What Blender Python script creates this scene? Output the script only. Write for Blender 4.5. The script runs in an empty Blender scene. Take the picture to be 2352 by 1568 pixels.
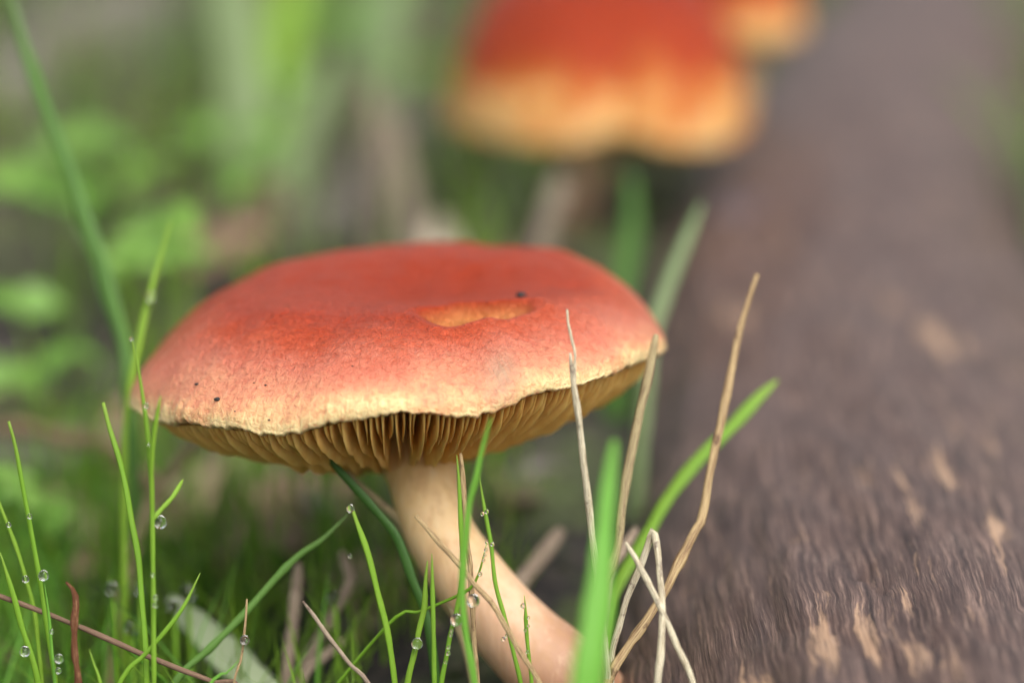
import bpy, bmesh, math, random
import numpy as np
from mathutils import Vector, noise as mnoise

random.seed(7); np.random.seed(7)
scene = bpy.context.scene
col = scene.collection
S = 0.01                      # everything below is authored in centimetres

# ------------------------------------------------------------------ camera
F = 5273.0                    # focal length in pixels of a 2352 px wide picture
PITCH = math.radians(16.0)
H = 15.2                      # camera height, cm
FOCUS = 34.15
cam_d = bpy.data.cameras.new('camera')
cam = bpy.data.objects.new('camera', cam_d); col.objects.link(cam)
cam.location = (0, 0, H * S)
cam.rotation_euler = (math.pi / 2 - PITCH, 0, 0)
cam_d.sensor_width = 22.3
cam_d.lens = 50.0
cam_d.clip_start = 0.005
cam_d.clip_end = 500
cam_d.dof.use_dof = True
cam_d.dof.focus_distance = FOCUS * S
cam_d.dof.aperture_fstop = 3.15
cam_d.dof.aperture_blades = 0
scene.camera = cam

# ------------------------------------------------------------------ light
SUN_EL, SUN_AZ = 54.0, 150.0   # azimuth clockwise from +Y: sun to the right, a little behind the camera
world = bpy.data.worlds.new('World'); scene.world = world; world.use_nodes = True
wn = world.node_tree; wn.nodes.clear()
sky = wn.nodes.new('ShaderNodeTexSky'); sky.sky_type = 'NISHITA'; sky.sun_disc = False
sky.sun_elevation = math.radians(SUN_EL); sky.sun_rotation = math.radians(SUN_AZ)
sky.air_density = 1.0; sky.dust_density = 4.0; sky.ozone_density = 1.0
hs = wn.nodes.new('ShaderNodeHueSaturation'); hs.inputs['Saturation'].default_value = 0.25
bg = wn.nodes.new('ShaderNodeBackground'); bg.inputs['Strength'].default_value = 0.11
wo = wn.nodes.new('ShaderNodeOutputWorld')
wn.links.new(sky.outputs['Color'], hs.inputs['Color'])
wn.links.new(hs.outputs['Color'], bg.inputs['Color'])
wn.links.new(bg.outputs['Background'], wo.inputs['Surface'])
sun_d = bpy.data.lights.new('sun', 'SUN'); sun_d.energy = 1.5; sun_d.angle = math.radians(45)
sun_d.color = (1.0, 0.95, 0.88)
sun = bpy.data.objects.new('sun', sun_d); col.objects.link(sun)
a, e = math.radians(SUN_AZ), math.radians(SUN_EL)
sun_dir = Vector((math.sin(a) * math.cos(e), math.cos(a) * math.cos(e), math.sin(e)))
sun.rotation_euler = sun_dir.to_track_quat('Z', 'Y').to_euler()

scene.view_settings.view_transform = 'Standard'
scene.view_settings.look = 'None'
scene.view_settings.gamma = 1.0
scene.view_settings.use_curve_mapping = False
scene.view_settings.exposure = 0.85
scene.render.engine = 'CYCLES'
scene.cycles.use_denoising = True
scene.cycles.max_bounces = 10
scene.cycles.transmission_bounces = 8
scene.cycles.transparent_max_bounces = 8
scene.cycles.caustics_refractive = False
scene.cycles.caustics_reflective = False

# ------------------------------------------------------------------ geometry helpers
SP, CP = math.sin(PITCH), math.cos(PITCH)

def P(px, py, d):
    """Point at depth d (cm along the view axis) seen at pixel px,py of the 2352 px picture."""
    u, v = (px - 1176) / F, (py - 784) / F
    return Vector((d * u, d * CP - d * v * SP, H - d * SP - d * v * CP))

def proj(p):
    d = p[1] * CP + (H - p[2]) * SP
    v = ((H - p[2]) * CP - p[1] * SP) / d
    return 1176 + F * p[0] / d, 784 + F * v, d

def on_plane(px, py, z):
    v = (py - 784) / F
    return P(px, py, (H - z) / (SP + v * CP))

def sm(a, b, x):
    t = min(1.0, max(0.0, (x - a) / (b - a)))
    return t * t * (3 - 2 * t)

def ground_z(x, y):
    z = -1.7 * (1 - sm(-7.0, 0.5, x)) * (1 - 0.6 * sm(45, 75, y))
    near = 1.0 / (1.0 + max(0.0, (math.hypot(x, y - 40) - 120) / 60))
    n = mnoise.noise(Vector((x * 0.12, y * 0.12, 3.1))) * 0.45
    n += mnoise.noise(Vector((x * 0.45, y * 0.45, 7.7))) * 0.16
    n += mnoise.noise(Vector((x * 1.6, y * 1.6, 1.7))) * 0.06 * near
    return z + n - 0.1

def new_mesh(name, verts, faces, mat, origin=(0, 0, 0), parent=None, smooth=True, attrs=None):
    v = (np.asarray(verts, dtype=float).reshape(-1, 3) - np.asarray(origin, dtype=float)) * S
    me = bpy.data.meshes.new(name)
    me.from_pydata(v.tolist(), [], faces)
    if smooth:
        me.polygons.foreach_set('use_smooth', [True] * len(me.polygons))
    for k, arr in (attrs or {}).items():
        arr = np.asarray(arr, dtype=float)
        if arr.ndim == 1:
            at = me.attributes.new(k, 'FLOAT', 'POINT'); at.data.foreach_set('value', arr)
        else:
            at = me.attributes.new(k, 'FLOAT_VECTOR', 'POINT'); at.data.foreach_set('vector', arr.ravel())
    me.materials.append(mat)
    me.update()
    o = bpy.data.objects.new(name, me); col.objects.link(o)
    if parent is None:
        o.location = [c * S for c in origin]
    else:
        o.parent = parent
        off = Vector(origin) - Vector(parent.get('origin_cm', (0, 0, 0)))
        o.location = off * S
    return o

def empty(name, loc):
    o = bpy.data.objects.new(name, None); col.objects.link(o)
    o.empty_display_size = 0.01
    o.location = [c * S for c in loc]
    ORG[o.name] = Vector(loc)
    return o

ORG = {}
def child(name, verts, faces, mat, parent, smooth=True, attrs=None):
    """A part: authored in world cm, stored relative to its parent."""
    org = ORG[parent.name]
    o = new_mesh(name, verts, faces, mat, origin=org, parent=None, smooth=smooth, attrs=attrs)
    o.parent = parent; o.location = (0, 0, 0)
    ORG[o.name] = org
    return o

def tag(o, label=None, cat=None, group=None, kind=None):
    if label: o['label'] = label
    if cat: o['category'] = cat
    if group: o['group'] = group
    if kind: o['kind'] = kind
    return o

def catmull(pts, n):
    """Resample an N x k control list to n points."""
    pts = np.asarray(pts, dtype=float)
    if len(pts) == 2:
        t = np.linspace(0, 1, n)[:, None]
        return pts[0] * (1 - t) + pts[1] * t
    seg = np.r_[0, np.cumsum(np.linalg.norm(np.diff(pts[:, :3], axis=0), axis=1))]
    ext = np.vstack([2 * pts[0] - pts[1], pts, 2 * pts[-1] - pts[-2]])
    out = []
    for s in np.linspace(0, seg[-1], n):
        i = min(len(pts) - 2, max(0, np.searchsorted(seg, s, 'right') - 1))
        t = (s - seg[i]) / max(1e-9, seg[i + 1] - seg[i])
        p0, p1, p2, p3 = ext[i], ext[i + 1], ext[i + 2], ext[i + 3]
        out.append(0.5 * ((2 * p1) + (-p0 + p2) * t + (2 * p0 - 5 * p1 + 4 * p2 - p3) * t * t + (-p0 + 3 * p1 - 3 * p2 + p3) * t ** 3))
    return np.array(out)

def sweep(path, half_w, half_t, sides=8, flat_dir=(0.25, -0.9, 0.35), fold=0.0):
    """Tube with an elliptic (or folded) section; half_w / half_t are arrays along the path. Closed ends."""
    path = np.asarray(path); n = len(path)
    tang = np.gradient(path, axis=0); tang /= np.linalg.norm(tang, axis=1)[:, None] + 1e-12
    fd = np.asarray(flat_dir, dtype=float)
    verts = []; along = []; around = []
    prev = None
    for i in range(n):
        b = np.cross(tang[i], fd); ln = np.linalg.norm(b)
        if ln < 0.15:
            b = prev if prev is not None else np.cross(tang[i], (1, 0, 0.1))
            b = b - tang[i] * np.dot(b, tang[i])
        b = b / np.linalg.norm(b); prev = b
        nn = np.cross(b, tang[i])
        for k in range(sides):
            an = 2 * math.pi * k / sides
            cx, sy = math.cos(an), math.sin(an)
            verts.append(path[i] + b * cx * half_w[i] + nn * (sy * half_t[i] + fold * half_w[i] * (abs(cx) - 0.5)))
            along.append(i / (n - 1)); around.append(cx)
    faces = []
    for i in range(n - 1):
        for k in range(sides):
            k2 = (k + 1) % sides
            faces.append((i * sides + k, i * sides + k2, (i + 1) * sides + k2, (i + 1) * sides + k))
    faces.append(tuple(range(sides - 1, -1, -1)))
    faces.append(tuple((n - 1) * sides + k for k in range(sides)))
    return np.array(verts), faces, {'along': along, 'across': around}

# ------------------------------------------------------------------ materials
def mat_new(name):
    m = bpy.data.materials.new(name); m.use_nodes = True
    nt = m.node_tree; nt.nodes.clear()
    out = nt.nodes.new('ShaderNodeOutputMaterial')
    b = nt.nodes.new('ShaderNodeBsdfPrincipled')
    nt.links.new(b.outputs['BSDF'], out.inputs['Surface'])
    return m, nt, b, out

def nd(nt, t, **kw):
    n = nt.nodes.new(t)
    for k, v in kw.items():
        if k in n.inputs: n.inputs[k].default_value = v
        else: setattr(n, k, v)
    return n

def ramp(nt, stops, fac=None, interp='LINEAR'):
    r = nt.nodes.new('ShaderNodeValToRGB'); r.color_ramp.interpolation = interp
    els = r.color_ramp.elements
    while len(els) > 1: els.remove(els[-1])
    els[0].position = stops[0][0]; els[0].color = (*stops[0][1], 1)
    for pos, c in stops[1:]:
        el = els.new(pos); el.color = (*c, 1)
    if fac is not None: nt.links.new(fac, r.inputs['Fac'])
    return r

def mixc(nt, fac, a, b, blend='MIX'):
    m = nt.nodes.new('ShaderNodeMix'); m.data_type = 'RGBA'; m.blend_type = blend
    for sock, v in ((m.inputs[0], fac), (m.inputs[6], a), (m.inputs[7], b)):
        if hasattr(v, 'is_output'): nt.links.new(v, sock)
        elif isinstance(v, (int, float)): sock.default_value = v
        else: sock.default_value = (*v, 1)
    return m.outputs[2]

def math_(nt, op, a, b=0.0, clamp=False):
    m = nt.nodes.new('ShaderNodeMath'); m.operation = op; m.use_clamp = clamp
    for sock, v in ((m.inputs[0], a), (m.inputs[1], b)):
        if hasattr(v, 'is_output'): nt.links.new(v, sock)
        else: sock.default_value = v
    return m.outputs[0]

def noise_(nt, vec, scale, detail=4, rough=0.55, dist=0.0):
    n = nd(nt, 'ShaderNodeTexNoise', Scale=scale, Detail=detail, Roughness=rough, Distortion=dist)
    if vec is not None: nt.links.new(vec, n.inputs['Vector'])
    return n.outputs['Fac']

def cm_coords(nt, sx=1, sy=1, sz=1):
    tc = nt.nodes.new('ShaderNodeTexCoord')
    mp = nt.nodes.new('ShaderNodeMapping'); mp.inputs['Scale'].default_value = (100 * sx, 100 * sy, 100 * sz)
    nt.links.new(tc.outputs['Object'], mp.inputs['Vector'])
    return mp.outputs['Vector']

def attr(nt, name):
    a = nt.nodes.new('ShaderNodeAttribute'); a.attribute_name = name
    return a

def bump(nt, b, height, strength, dist_cm, prev=None):
    n = nt.nodes.new('ShaderNodeBump'); n.inputs['Strength'].default_value = strength
    n.inputs['Distance'].default_value = dist_cm * S
    nt.links.new(height, n.inputs['Height'])
    if prev is not None: nt.links.new(prev, n.inputs['Normal'])
    if b is not None: nt.links.new(n.outputs['Normal'], b.inputs['Normal'])
    return n.outputs['Normal']

def leafy(name, c_base, c_tip, c_alt, translucent=0.35, rough=0.45, vein=True):
    m, nt, b, out = mat_new(name)
    al = attr(nt, 'along').outputs['Fac']
    v = cm_coords(nt, 1, 1, 1)
    n1 = noise_(nt, v, 2.2, 3)
    oi = nt.nodes.new('ShaderNodeObjectInfo')
    c = ramp(nt, [(0.0, c_tip), (0.12, c_base), (1.0, c_base)], al).outputs['Color']
    f = math_(nt, 'ADD', math_(nt, 'MULTIPLY', oi.outputs['Random'], 0.7), math_(nt, 'MULTIPLY', n1, 0.6))
    f = math_(nt, 'SUBTRACT', f, 0.3, True)
    c2 = mixc(nt, f, c, c_alt)
    nt.links.new(c2, b.inputs['Base Color'])
    b.inputs['Roughness'].default_value = rough
    b.inputs['Specular IOR Level'].default_value = 0.4
    if vein:
        ac = attr(nt, 'across').outputs['Fac']
        w = math_(nt, 'SINE', math_(nt, 'MULTIPLY', ac, 16.0))
        bump(nt, b, w, 0.25, 0.012)
    tr = nt.nodes.new('ShaderNodeBsdfTranslucent')
    nt.links.new(c2, tr.inputs['Color'])
    mx = nt.nodes.new('ShaderNodeMixShader'); mx.inputs['Fac'].default_value = translucent
    nt.links.new(b.outputs['BSDF'], mx.inputs[1]); nt.links.new(tr.outputs['BSDF'], mx.inputs[2])
    nt.links.new(mx.outputs[0], out.inputs['Surface'])
    return m

M = {}
M['grass'] = leafy('grass_green', (0.22, 0.44, 0.034), (0.28, 0.44, 0.058), (0.33, 0.52, 0.058))
M['grass_deep'] = leafy('grass_deep_green', (0.05, 0.15, 0.025), (0.07, 0.17, 0.03), (0.09, 0.20, 0.03))
M['grass_bright'] = leafy('grass_bright_green', (0.17, 0.46, 0.05), (0.17, 0.44, 0.05), (0.24, 0.50, 0.07))
M['grass_mid'] = leafy('grass_soft_green', (0.12, 0.27, 0.05), (0.17, 0.27, 0.10), (0.16, 0.30, 0.06))
M['sage'] = leafy('pale_sage_leaf', (0.23, 0.33, 0.14), (0.20, 0.33, 0.12), (0.28, 0.36, 0.17))
M['pale_leaf'] = leafy('pale_leaf', (0.46, 0.56, 0.34), (0.46, 0.56, 0.34), (0.54, 0.60, 0.40), 0.3, 0.4)
M['weed'] = leafy('weed_leaf', (0.16, 0.34, 0.05), (0.16, 0.34, 0.05), (0.24, 0.42, 0.08), 0.3, 0.4, False)

def straw_mat(name, c1, c2, c3, rough=0.55):
    m, nt, b, out = mat_new(name)
    al = attr(nt, 'along').outputs['Fac']; ac = attr(nt, 'across').outputs['Fac']
    v = cm_coords(nt)
    comb = nt.nodes.new('ShaderNodeCombineXYZ')
    nt.links.new(math_(nt, 'MULTIPLY', ac, 5.0), comb.inputs[0])
    nt.links.new(math_(nt, 'MULTIPLY', al, 9.0), comb.inputs[1])
    oi = nt.nodes.new('ShaderNodeObjectInfo')
    nt.links.new(math_(nt, 'MULTIPLY', oi.outputs['Random'], 50.0), comb.inputs[2])
    fib = noise_(nt, comb.outputs[0], 2.0, 5, 0.65)
    bl = noise_(nt, v, 4.0, 4, 0.6)
    c = ramp(nt, [(0.40, c3), (0.46, c2), (0.54, c1), (0.75, c1)], fib).outputs['Color']
    spots = ramp(nt, [(0.60, (0, 0, 0)), (0.70, (1, 1, 1))], bl).outputs['Color']
    cc = mixc(nt, spots, c, c3)
    nt.links.new(cc, b.inputs['Base Color'])
    b.inputs['Roughness'].default_value = rough
    b.inputs['Specular IOR Level'].default_value = 0.25
    bump(nt, b, fib, 0.6, 0.02)
    return m

M['straw'] = straw_mat('dry_straw', (0.50, 0.37, 0.19), (0.27, 0.17, 0.08), (0.13, 0.07, 0.04))
M['straw_pale'] = straw_mat('bleached_straw', (0.74, 0.68, 0.50), (0.46, 0.37, 0.22), (0.17, 0.12, 0.10))
M['straw_grey'] = straw_mat('grey_straw', (0.43, 0.355, 0.19), (0.28, 0.21, 0.11), (0.15, 0.10, 0.06))
M['straw_dim'] = straw_mat('dim_straw', (0.20, 0.165, 0.115), (0.15, 0.12, 0.08), (0.09, 0.07, 0.05))
M['straw_brown'] = straw_mat('brown_stem', (0.20, 0.125, 0.08), (0.12, 0.065, 0.045), (0.32, 0.22, 0.14))
M['straw_pink'] = straw_mat('pinkish_straw', (0.38, 0.30, 0.22), (0.27, 0.20, 0.145), (0.17, 0.12, 0.09))
M['twig'] = straw_mat('red_brown_twig', (0.13, 0.046, 0.018), (0.07, 0.024, 0.012), (0.30, 0.16, 0.08), 0.75)

def dead_leaf_mat(name, c1, c2):
    m, nt, b, out = mat_new(name)
    v = cm_coords(nt)
    n = noise_(nt, v, 1.8, 6, 0.65, 0.4)
    nt.links.new(ramp(nt, [(0.3, c2), (0.65, c1)], n).outputs['Color'], b.inputs['Base Color'])
    b.inputs['Roughness'].default_value = 0.55
    bump(nt, b, noise_(nt, v, 9, 4), 0.5, 0.04)
    return m
M['leaf_pink'] = dead_leaf_mat('dead_leaf_pink', (0.36, 0.20, 0.16), (0.22, 0.13, 0.08))
M['leaf_brown'] = dead_leaf_mat('dead_leaf_brown', (0.19, 0.11, 0.075), (0.07, 0.042, 0.03))
M['leaf_grey'] = dead_leaf_mat('dead_leaf_grey', (0.17, 0.145, 0.125), (0.08, 0.068, 0.058))
M['leaf_cream'] = dead_leaf_mat('dead_leaf_cream', (0.58, 0.50, 0.38), (0.42, 0.36, 0.27))
M['leaf_tan'] = dead_leaf_mat('dead_leaf_tan', (0.34, 0.26, 0.16), (0.19, 0.14, 0.08))
M['leaf_olive'] = dead_leaf_mat('dead_leaf_olive', (0.24, 0.25, 0.10), (0.13, 0.13, 0.05))
M['speck'] = dead_leaf_mat('soil_speck', (0.02, 0.016, 0.014), (0.008, 0.007, 0.007))

# water
m, nt, b, out = mat_new('dew_water')
nt.nodes.remove(b)
g = nd(nt, 'ShaderNodeBsdfGlass', IOR=1.33, Roughness=0.0, Color=(1, 1, 1, 1))
nt.links.new(g.outputs[0], out.inputs['Surface'])
M['dew'] = m

# soil
m, nt, b, out = mat_new('soil')
v = cm_coords(nt)
n1 = noise_(nt, v, 0.22, 5, 0.6); n2 = noise_(nt, v, 2.0, 6, 0.65)
c = ramp(nt, [(0.34, (0.009, 0.008, 0.008)), (0.52, (0.03, 0.024, 0.02)), (0.76, (0.12, 0.092, 0.07))], n2).outputs['Color']
moss = ramp(nt, [(0.48, (0, 0, 0)), (0.62, (1, 1, 1))], n1).outputs['Color']
c = mixc(nt, math_(nt, 'MULTIPLY', moss, 0.7), c, (0.10, 0.14, 0.035))
nt.links.new(c, b.inputs['Base Color']); b.inputs['Roughness'].default_value = 0.8
bump(nt, b, n2, 0.8, 0.25)
M['soil'] = m

# log
m, nt, b, out = mat_new('weathered_log')
lv = attr(nt, 'lv').outputs['Vector']
def lmap(sx, sy):
    mp = nt.nodes.new('ShaderNodeMapping'); mp.inputs['Scale'].default_value = (sx, sy, 1)
    nt.links.new(lv, mp.inputs['Vector']); return mp.outputs['Vector']
warp = noise_(nt, lmap(1.1, 0.9), 1.0, 3)
def warped(sx, sy, amt):
    mp = lmap(sx, sy)
    vm = nt.nodes.new('ShaderNodeVectorMath'); vm.operation = 'ADD'
    cb = nt.nodes.new('ShaderNodeCombineXYZ')
    nt.links.new(math_(nt, 'MULTIPLY', warp, amt), cb.inputs[0])
    nt.links.new(mp, vm.inputs[0]); nt.links.new(cb.outputs[0], vm.inputs[1]); return vm.outputs[0]
grain = noise_(nt, warped(13.0, 0.45, 2.0), 1.0, 6, 0.68)
fine = noise_(nt, warped(38.0, 1.0, 5.0), 1.0, 5, 0.65)
blotch = noise_(nt, lmap(0.55, 0.25), 1.0, 5, 0.6)
base = ramp(nt, [(0.35, (0.022, 0.012, 0.010)), (0.47, (0.075, 0.045, 0.037)), (0.56, (0.13, 0.082, 0.067)), (0.66, (0.27, 0.175, 0.135))], grain).outputs['Color']
base = mixc(nt, ramp(nt, [(0.40, (0, 0, 0)), (0.70, (0.55, 0.55, 0.55))], blotch).outputs['Color'], base, (0.10, 0.076, 0.074))
flk = noise_(nt, warped(3.4, 0.22, 1.2), 1.0, 6, 0.72)
flk = math_(nt, 'ADD', flk, math_(nt, 'MULTIPLY', math_(nt, 'SUBTRACT', grain, 0.5), 0.35))
flk = math_(nt, 'ADD', flk, math_(nt, 'MULTIPLY', attr(nt, 'worn').outputs['Fac'], 0.17))
flake_m = ramp(nt, [(0.60, (0, 0, 0)), (0.70, (1, 1, 1))], flk).outputs['Color']
tan = mixc(nt, fine, (0.30, 0.17, 0.10), (0.62, 0.42, 0.27))
base = mixc(nt, math_(nt, 'MULTIPLY', flake_m, math_(nt, 'ADD', 0.35, math_(nt, 'MULTIPLY', grain, 0.75))), base, tan)
dk = ramp(nt, [(0.38, (1, 1, 1)), (0.47, (0, 0, 0))], fine).outputs['Color']
base = mixc(nt, math_(nt, 'MULTIPLY', dk, 0.75), base, (0.035, 0.021, 0.018))
lt = ramp(nt, [(0.57, (0, 0, 0)), (0.68, (1, 1, 1))], fine).outputs['Color']
base = mixc(nt, math_(nt, 'MULTIPLY', lt, 0.45), base, (0.40, 0.29, 0.23))
blue = ramp(nt, [(0.66, (0, 0, 0)), (0.76, (0.7, 0.7, 0.7))], noise_(nt, lmap(0.30, 0.16), 1.0, 2)).outputs['Color']
base = mixc(nt, blue, base, (0.10, 0.11, 0.17))
nt.links.new(base, b.inputs['Base Color'])
nt.links.new(ramp(nt, [(0.3, (0.42,) * 3), (0.7, (0.62,) * 3)], blotch).outputs['Color'], b.inputs['Roughness'])
b.inputs['Specular IOR Level'].default_value = 0.42
n0 = bump(nt, None, grain, 0.6, 0.035)
n0 = bump(nt, None, fine, 0.6, 0.015, n0)
bump(nt, b, flake_m, 0.35, -0.05, n0)
M['log'] = m

# mushroom cap
def cap_material(name, stops, wrinkle=1.0):
    m, nt, b, out = mat_new(name)
    rad = attr(nt, 'rad').outputs['Fac']
    dv = attr(nt, 'dirv').outputs['Vector']
    v = cm_coords(nt)
    mp = nt.nodes.new('ShaderNodeMapping'); mp.inputs['Scale'].default_value = (150, 150, 7)
    nt.links.new(dv, mp.inputs['Vector'])
    streak = noise_(nt, mp.outputs['Vector'], 1.0, 4, 0.6, 0.3)
    mp2 = nt.nodes.new('ShaderNodeMapping'); mp2.inputs['Scale'].default_value = (260, 260, 12)
    nt.links.new(dv, mp2.inputs['Vector'])
    streak2 = noise_(nt, mp2.outputs['Vector'], 1.0, 3, 0.6, 0.5)
    blot = noise_(nt, v, 0.9, 4, 0.55)
    wr = noise_(nt, v, 9.0, 4, 0.62, 0.7)
    wr2 = noise_(nt, v, 26.0, 2, 0.5, 0.8)
    f = math_(nt, 'ADD', rad, math_(nt, 'MULTIPLY', math_(nt, 'SUBTRACT', blot, 0.5), 0.26))
    f = math_(nt, 'ADD', f, math_(nt, 'MULTIPLY', math_(nt, 'SUBTRACT', streak2, 0.5), 0.08))
    f = math_(nt, 'ADD', f, math_(nt, 'MULTIPLY', math_(nt, 'SUBTRACT', wr, 0.5), 0.16))
    c = ramp(nt, stops, f).outputs['Color']
    c = mixc(nt, math_(nt, 'MULTIPLY', math_(nt, 'SUBTRACT', streak2, 0.5, True), 0.35), c, (0.42, 0.10, 0.06))
    c = mixc(nt, math_(nt, 'MULTIPLY', math_(nt, 'SUBTRACT', 0.47, wr, True), 1.6, True), c, (0.30, 0.035, 0.012))
    pit = attr(nt, 'pit').outputs['Fac']
    c = mixc(nt, pit, c, mixc(nt, blot, (0.62, 0.17, 0.02), (0.80, 0.38, 0.16)))
    st = attr(nt, 'stain').outputs['Fac']
    c = mixc(nt, math_(nt, 'MULTIPLY', st, math_(nt, 'ADD', streak, 0.1)), c, (0.30, 0.28, 0.20))
    nt.links.new(c, b.inputs['Base Color'])
    b.inputs['Roughness'].default_value = 0.36
    b.inputs['Specular IOR Level'].default_value = 0.27
    b.inputs['Subsurface Weight'].default_value = 0.2
    b.inputs['Subsurface Radius'].default_value = (1.0, 0.45, 0.2)
    b.inputs['Subsurface Scale'].default_value = 0.0015
    b.inputs['Sheen Weight'].default_value = 0.02
    b.inputs['Sheen Roughness'].default_value = 0.4
    b.inputs['Sheen Tint'].default_value = (1, 0.85, 0.85, 1)
    inner = ramp(nt, [(0.60, (1, 1, 1)), (0.92, (0.22,) * 3)], rad).outputs['Color']
    n0 = bump(nt, None, math_(nt, 'MULTIPLY', wr, inner), 1.0 * wrinkle, 0.20)
    n0 = bump(nt, None, math_(nt, 'MULTIPLY', wr2, inner), 0.9 * wrinkle, 0.05, n0)
    n0 = bump(nt, None, streak2, 0.5 * wrinkle, 0.02, n0)
    bump(nt, b, streak, 0.3 * wrinkle, 0.02, n0)
    return m
M['cap'] = cap_material('cap_skin', [(0.0, (0.42, 0.040, 0.006)), (0.55, (0.46, 0.046, 0.007)), (0.68, (0.54, 0.085, 0.030)),
                                     (0.80, (0.60, 0.17, 0.10)), (0.90, (0.66, 0.27, 0.15)), (0.965, (0.74, 0.43, 0.21)), (1.0, (0.82, 0.62, 0.31))])
M['cap_far'] = cap_material('far_cap_skin', [(0.0, (0.40, 0.04, 0.01)), (0.60, (0.36, 0.032, 0.006)), (0.89, (0.40, 0.045, 0.006)),
                                             (0.94, (0.58, 0.17, 0.025)), (0.975, (0.72, 0.38, 0.12)), (1.0, (0.76, 0.47, 0.19))])
def flesh(name, c1, c2, sss=0.3, scale=3.0):
    m, nt, b, out = mat_new(name)
    v = cm_coords(nt)
    n = noise_(nt, v, scale, 4, 0.6)
    nt.links.new(ramp(nt, [(0.3, c1), (0.7, c2)], n).outputs['Color'], b.inputs['Base Color'])
    b.inputs['Roughness'].default_value = 0.6
    b.inputs['Subsurface Weight'].default_value = sss
    b.inputs['Subsurface Radius'].default_value = (1.0, 0.5, 0.2)
    b.inputs['Subsurface Scale'].default_value = 0.002
    bump(nt, b, noise_(nt, v, 14, 3), 0.3, 0.02)
    return m
M['gill'] = flesh('gill_flesh', (0.70, 0.36, 0.09), (0.84, 0.52, 0.17))
M['under'] = flesh('cap_underside', (0.50, 0.22, 0.05), (0.62, 0.32, 0.08))

m, nt, b, out = mat_new('stem_flesh')
al = attr(nt, 'along').outputs['Fac']
v = cm_coords(nt, 6, 6, 0.7); v1 = cm_coords(nt)
fib = noise_(nt, v, 1.0, 4, 0.6)
c = ramp(nt, [(0.0, (0.66, 0.40, 0.13)), (0.3, (0.74, 0.52, 0.26)), (0.6, (0.68, 0.43, 0.27)), (0.85, (0.42, 0.22, 0.13))], math_(nt, 'ADD', al, math_(nt, 'MULTIPLY', math_(nt, 'SUBTRACT', noise_(nt, v1, 1.2, 3), 0.5), 0.3))).outputs['Color']
c = mixc(nt, ramp(nt, [(0.35, (0.45,) * 3), (0.5, (0, 0, 0))], fib).outputs['Color'], c, (0.50, 0.29, 0.13))
c = mixc(nt, ramp(nt, [(0.52, (0, 0, 0)), (0.70, (0.28,) * 3)], fib).outputs['Color'], c, (0.80, 0.62, 0.40))
nt.links.new(c, b.inputs['Base Color']); b.inputs['Roughness'].default_value = 0.55
b.inputs['Subsurface Weight'].default_value = 0.3; b.inputs['Subsurface Radius'].default_value = (1, 0.5, 0.25); b.inputs['Subsurface Scale'].default_value = 0.002
bump(nt, b, fib, 0.5, 0.04)
M['stem'] = m

# ------------------------------------------------------------------ ground: one sheet, fine near the mushroom, coarse far away
def graded(lo, hi, step, far):
    xs = list(np.arange(lo, hi + step, step))
    s = step
    while xs[-1] < far: s *= 1.35; xs.append(xs[-1] + s)
    s = step
    while xs[0] > -far: s *= 1.35; xs.insert(0, xs[0] - s)
    return xs
gx = graded(-45, 45, 0.6, 6000); gy = graded(-10, 130, 0.7, 6000)
gv = [(x, y, ground_z(x, y)) for y in gy for x in gx]
nx = len(gx)
gf = [(j * nx + i, j * nx + i + 1, (j + 1) * nx + i + 1, (j + 1) * nx + i) for j in range(len(gy) - 1) for i in range(nx - 1)]
tag(new_mesh('ground', gv, gf, M['soil']), kind='structure')

# ------------------------------------------------------------------ log
def dense(ctl):
    p = catmull(ctl, 2200); out = [p[0]]
    for q in p[1:]:
        step = 0.28 if 24 < q[1] < 62 else 1.1
        if np.linalg.norm(q - out[-1]) >= step: out.append(q)
    return np.array(out)
axis = dense([(3.4, -30, 0), (4.3, 0, 0), (5.95, 33, 0), (7.85, 55, 0), (11.9, 80, 0), (17.7, 105, 0), (27, 140, 0), (40, 185, 0)])
HOLE = P(1990, 1238, 34.9)
def log_edge(x, y):
    """lateral distance from the log's axis"""
    i = np.argmin((axis[:, 0] - x) ** 2 + (axis[:, 1] - y) ** 2)
    return math.hypot(axis[i, 0] - x, axis[i, 1] - y)
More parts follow.
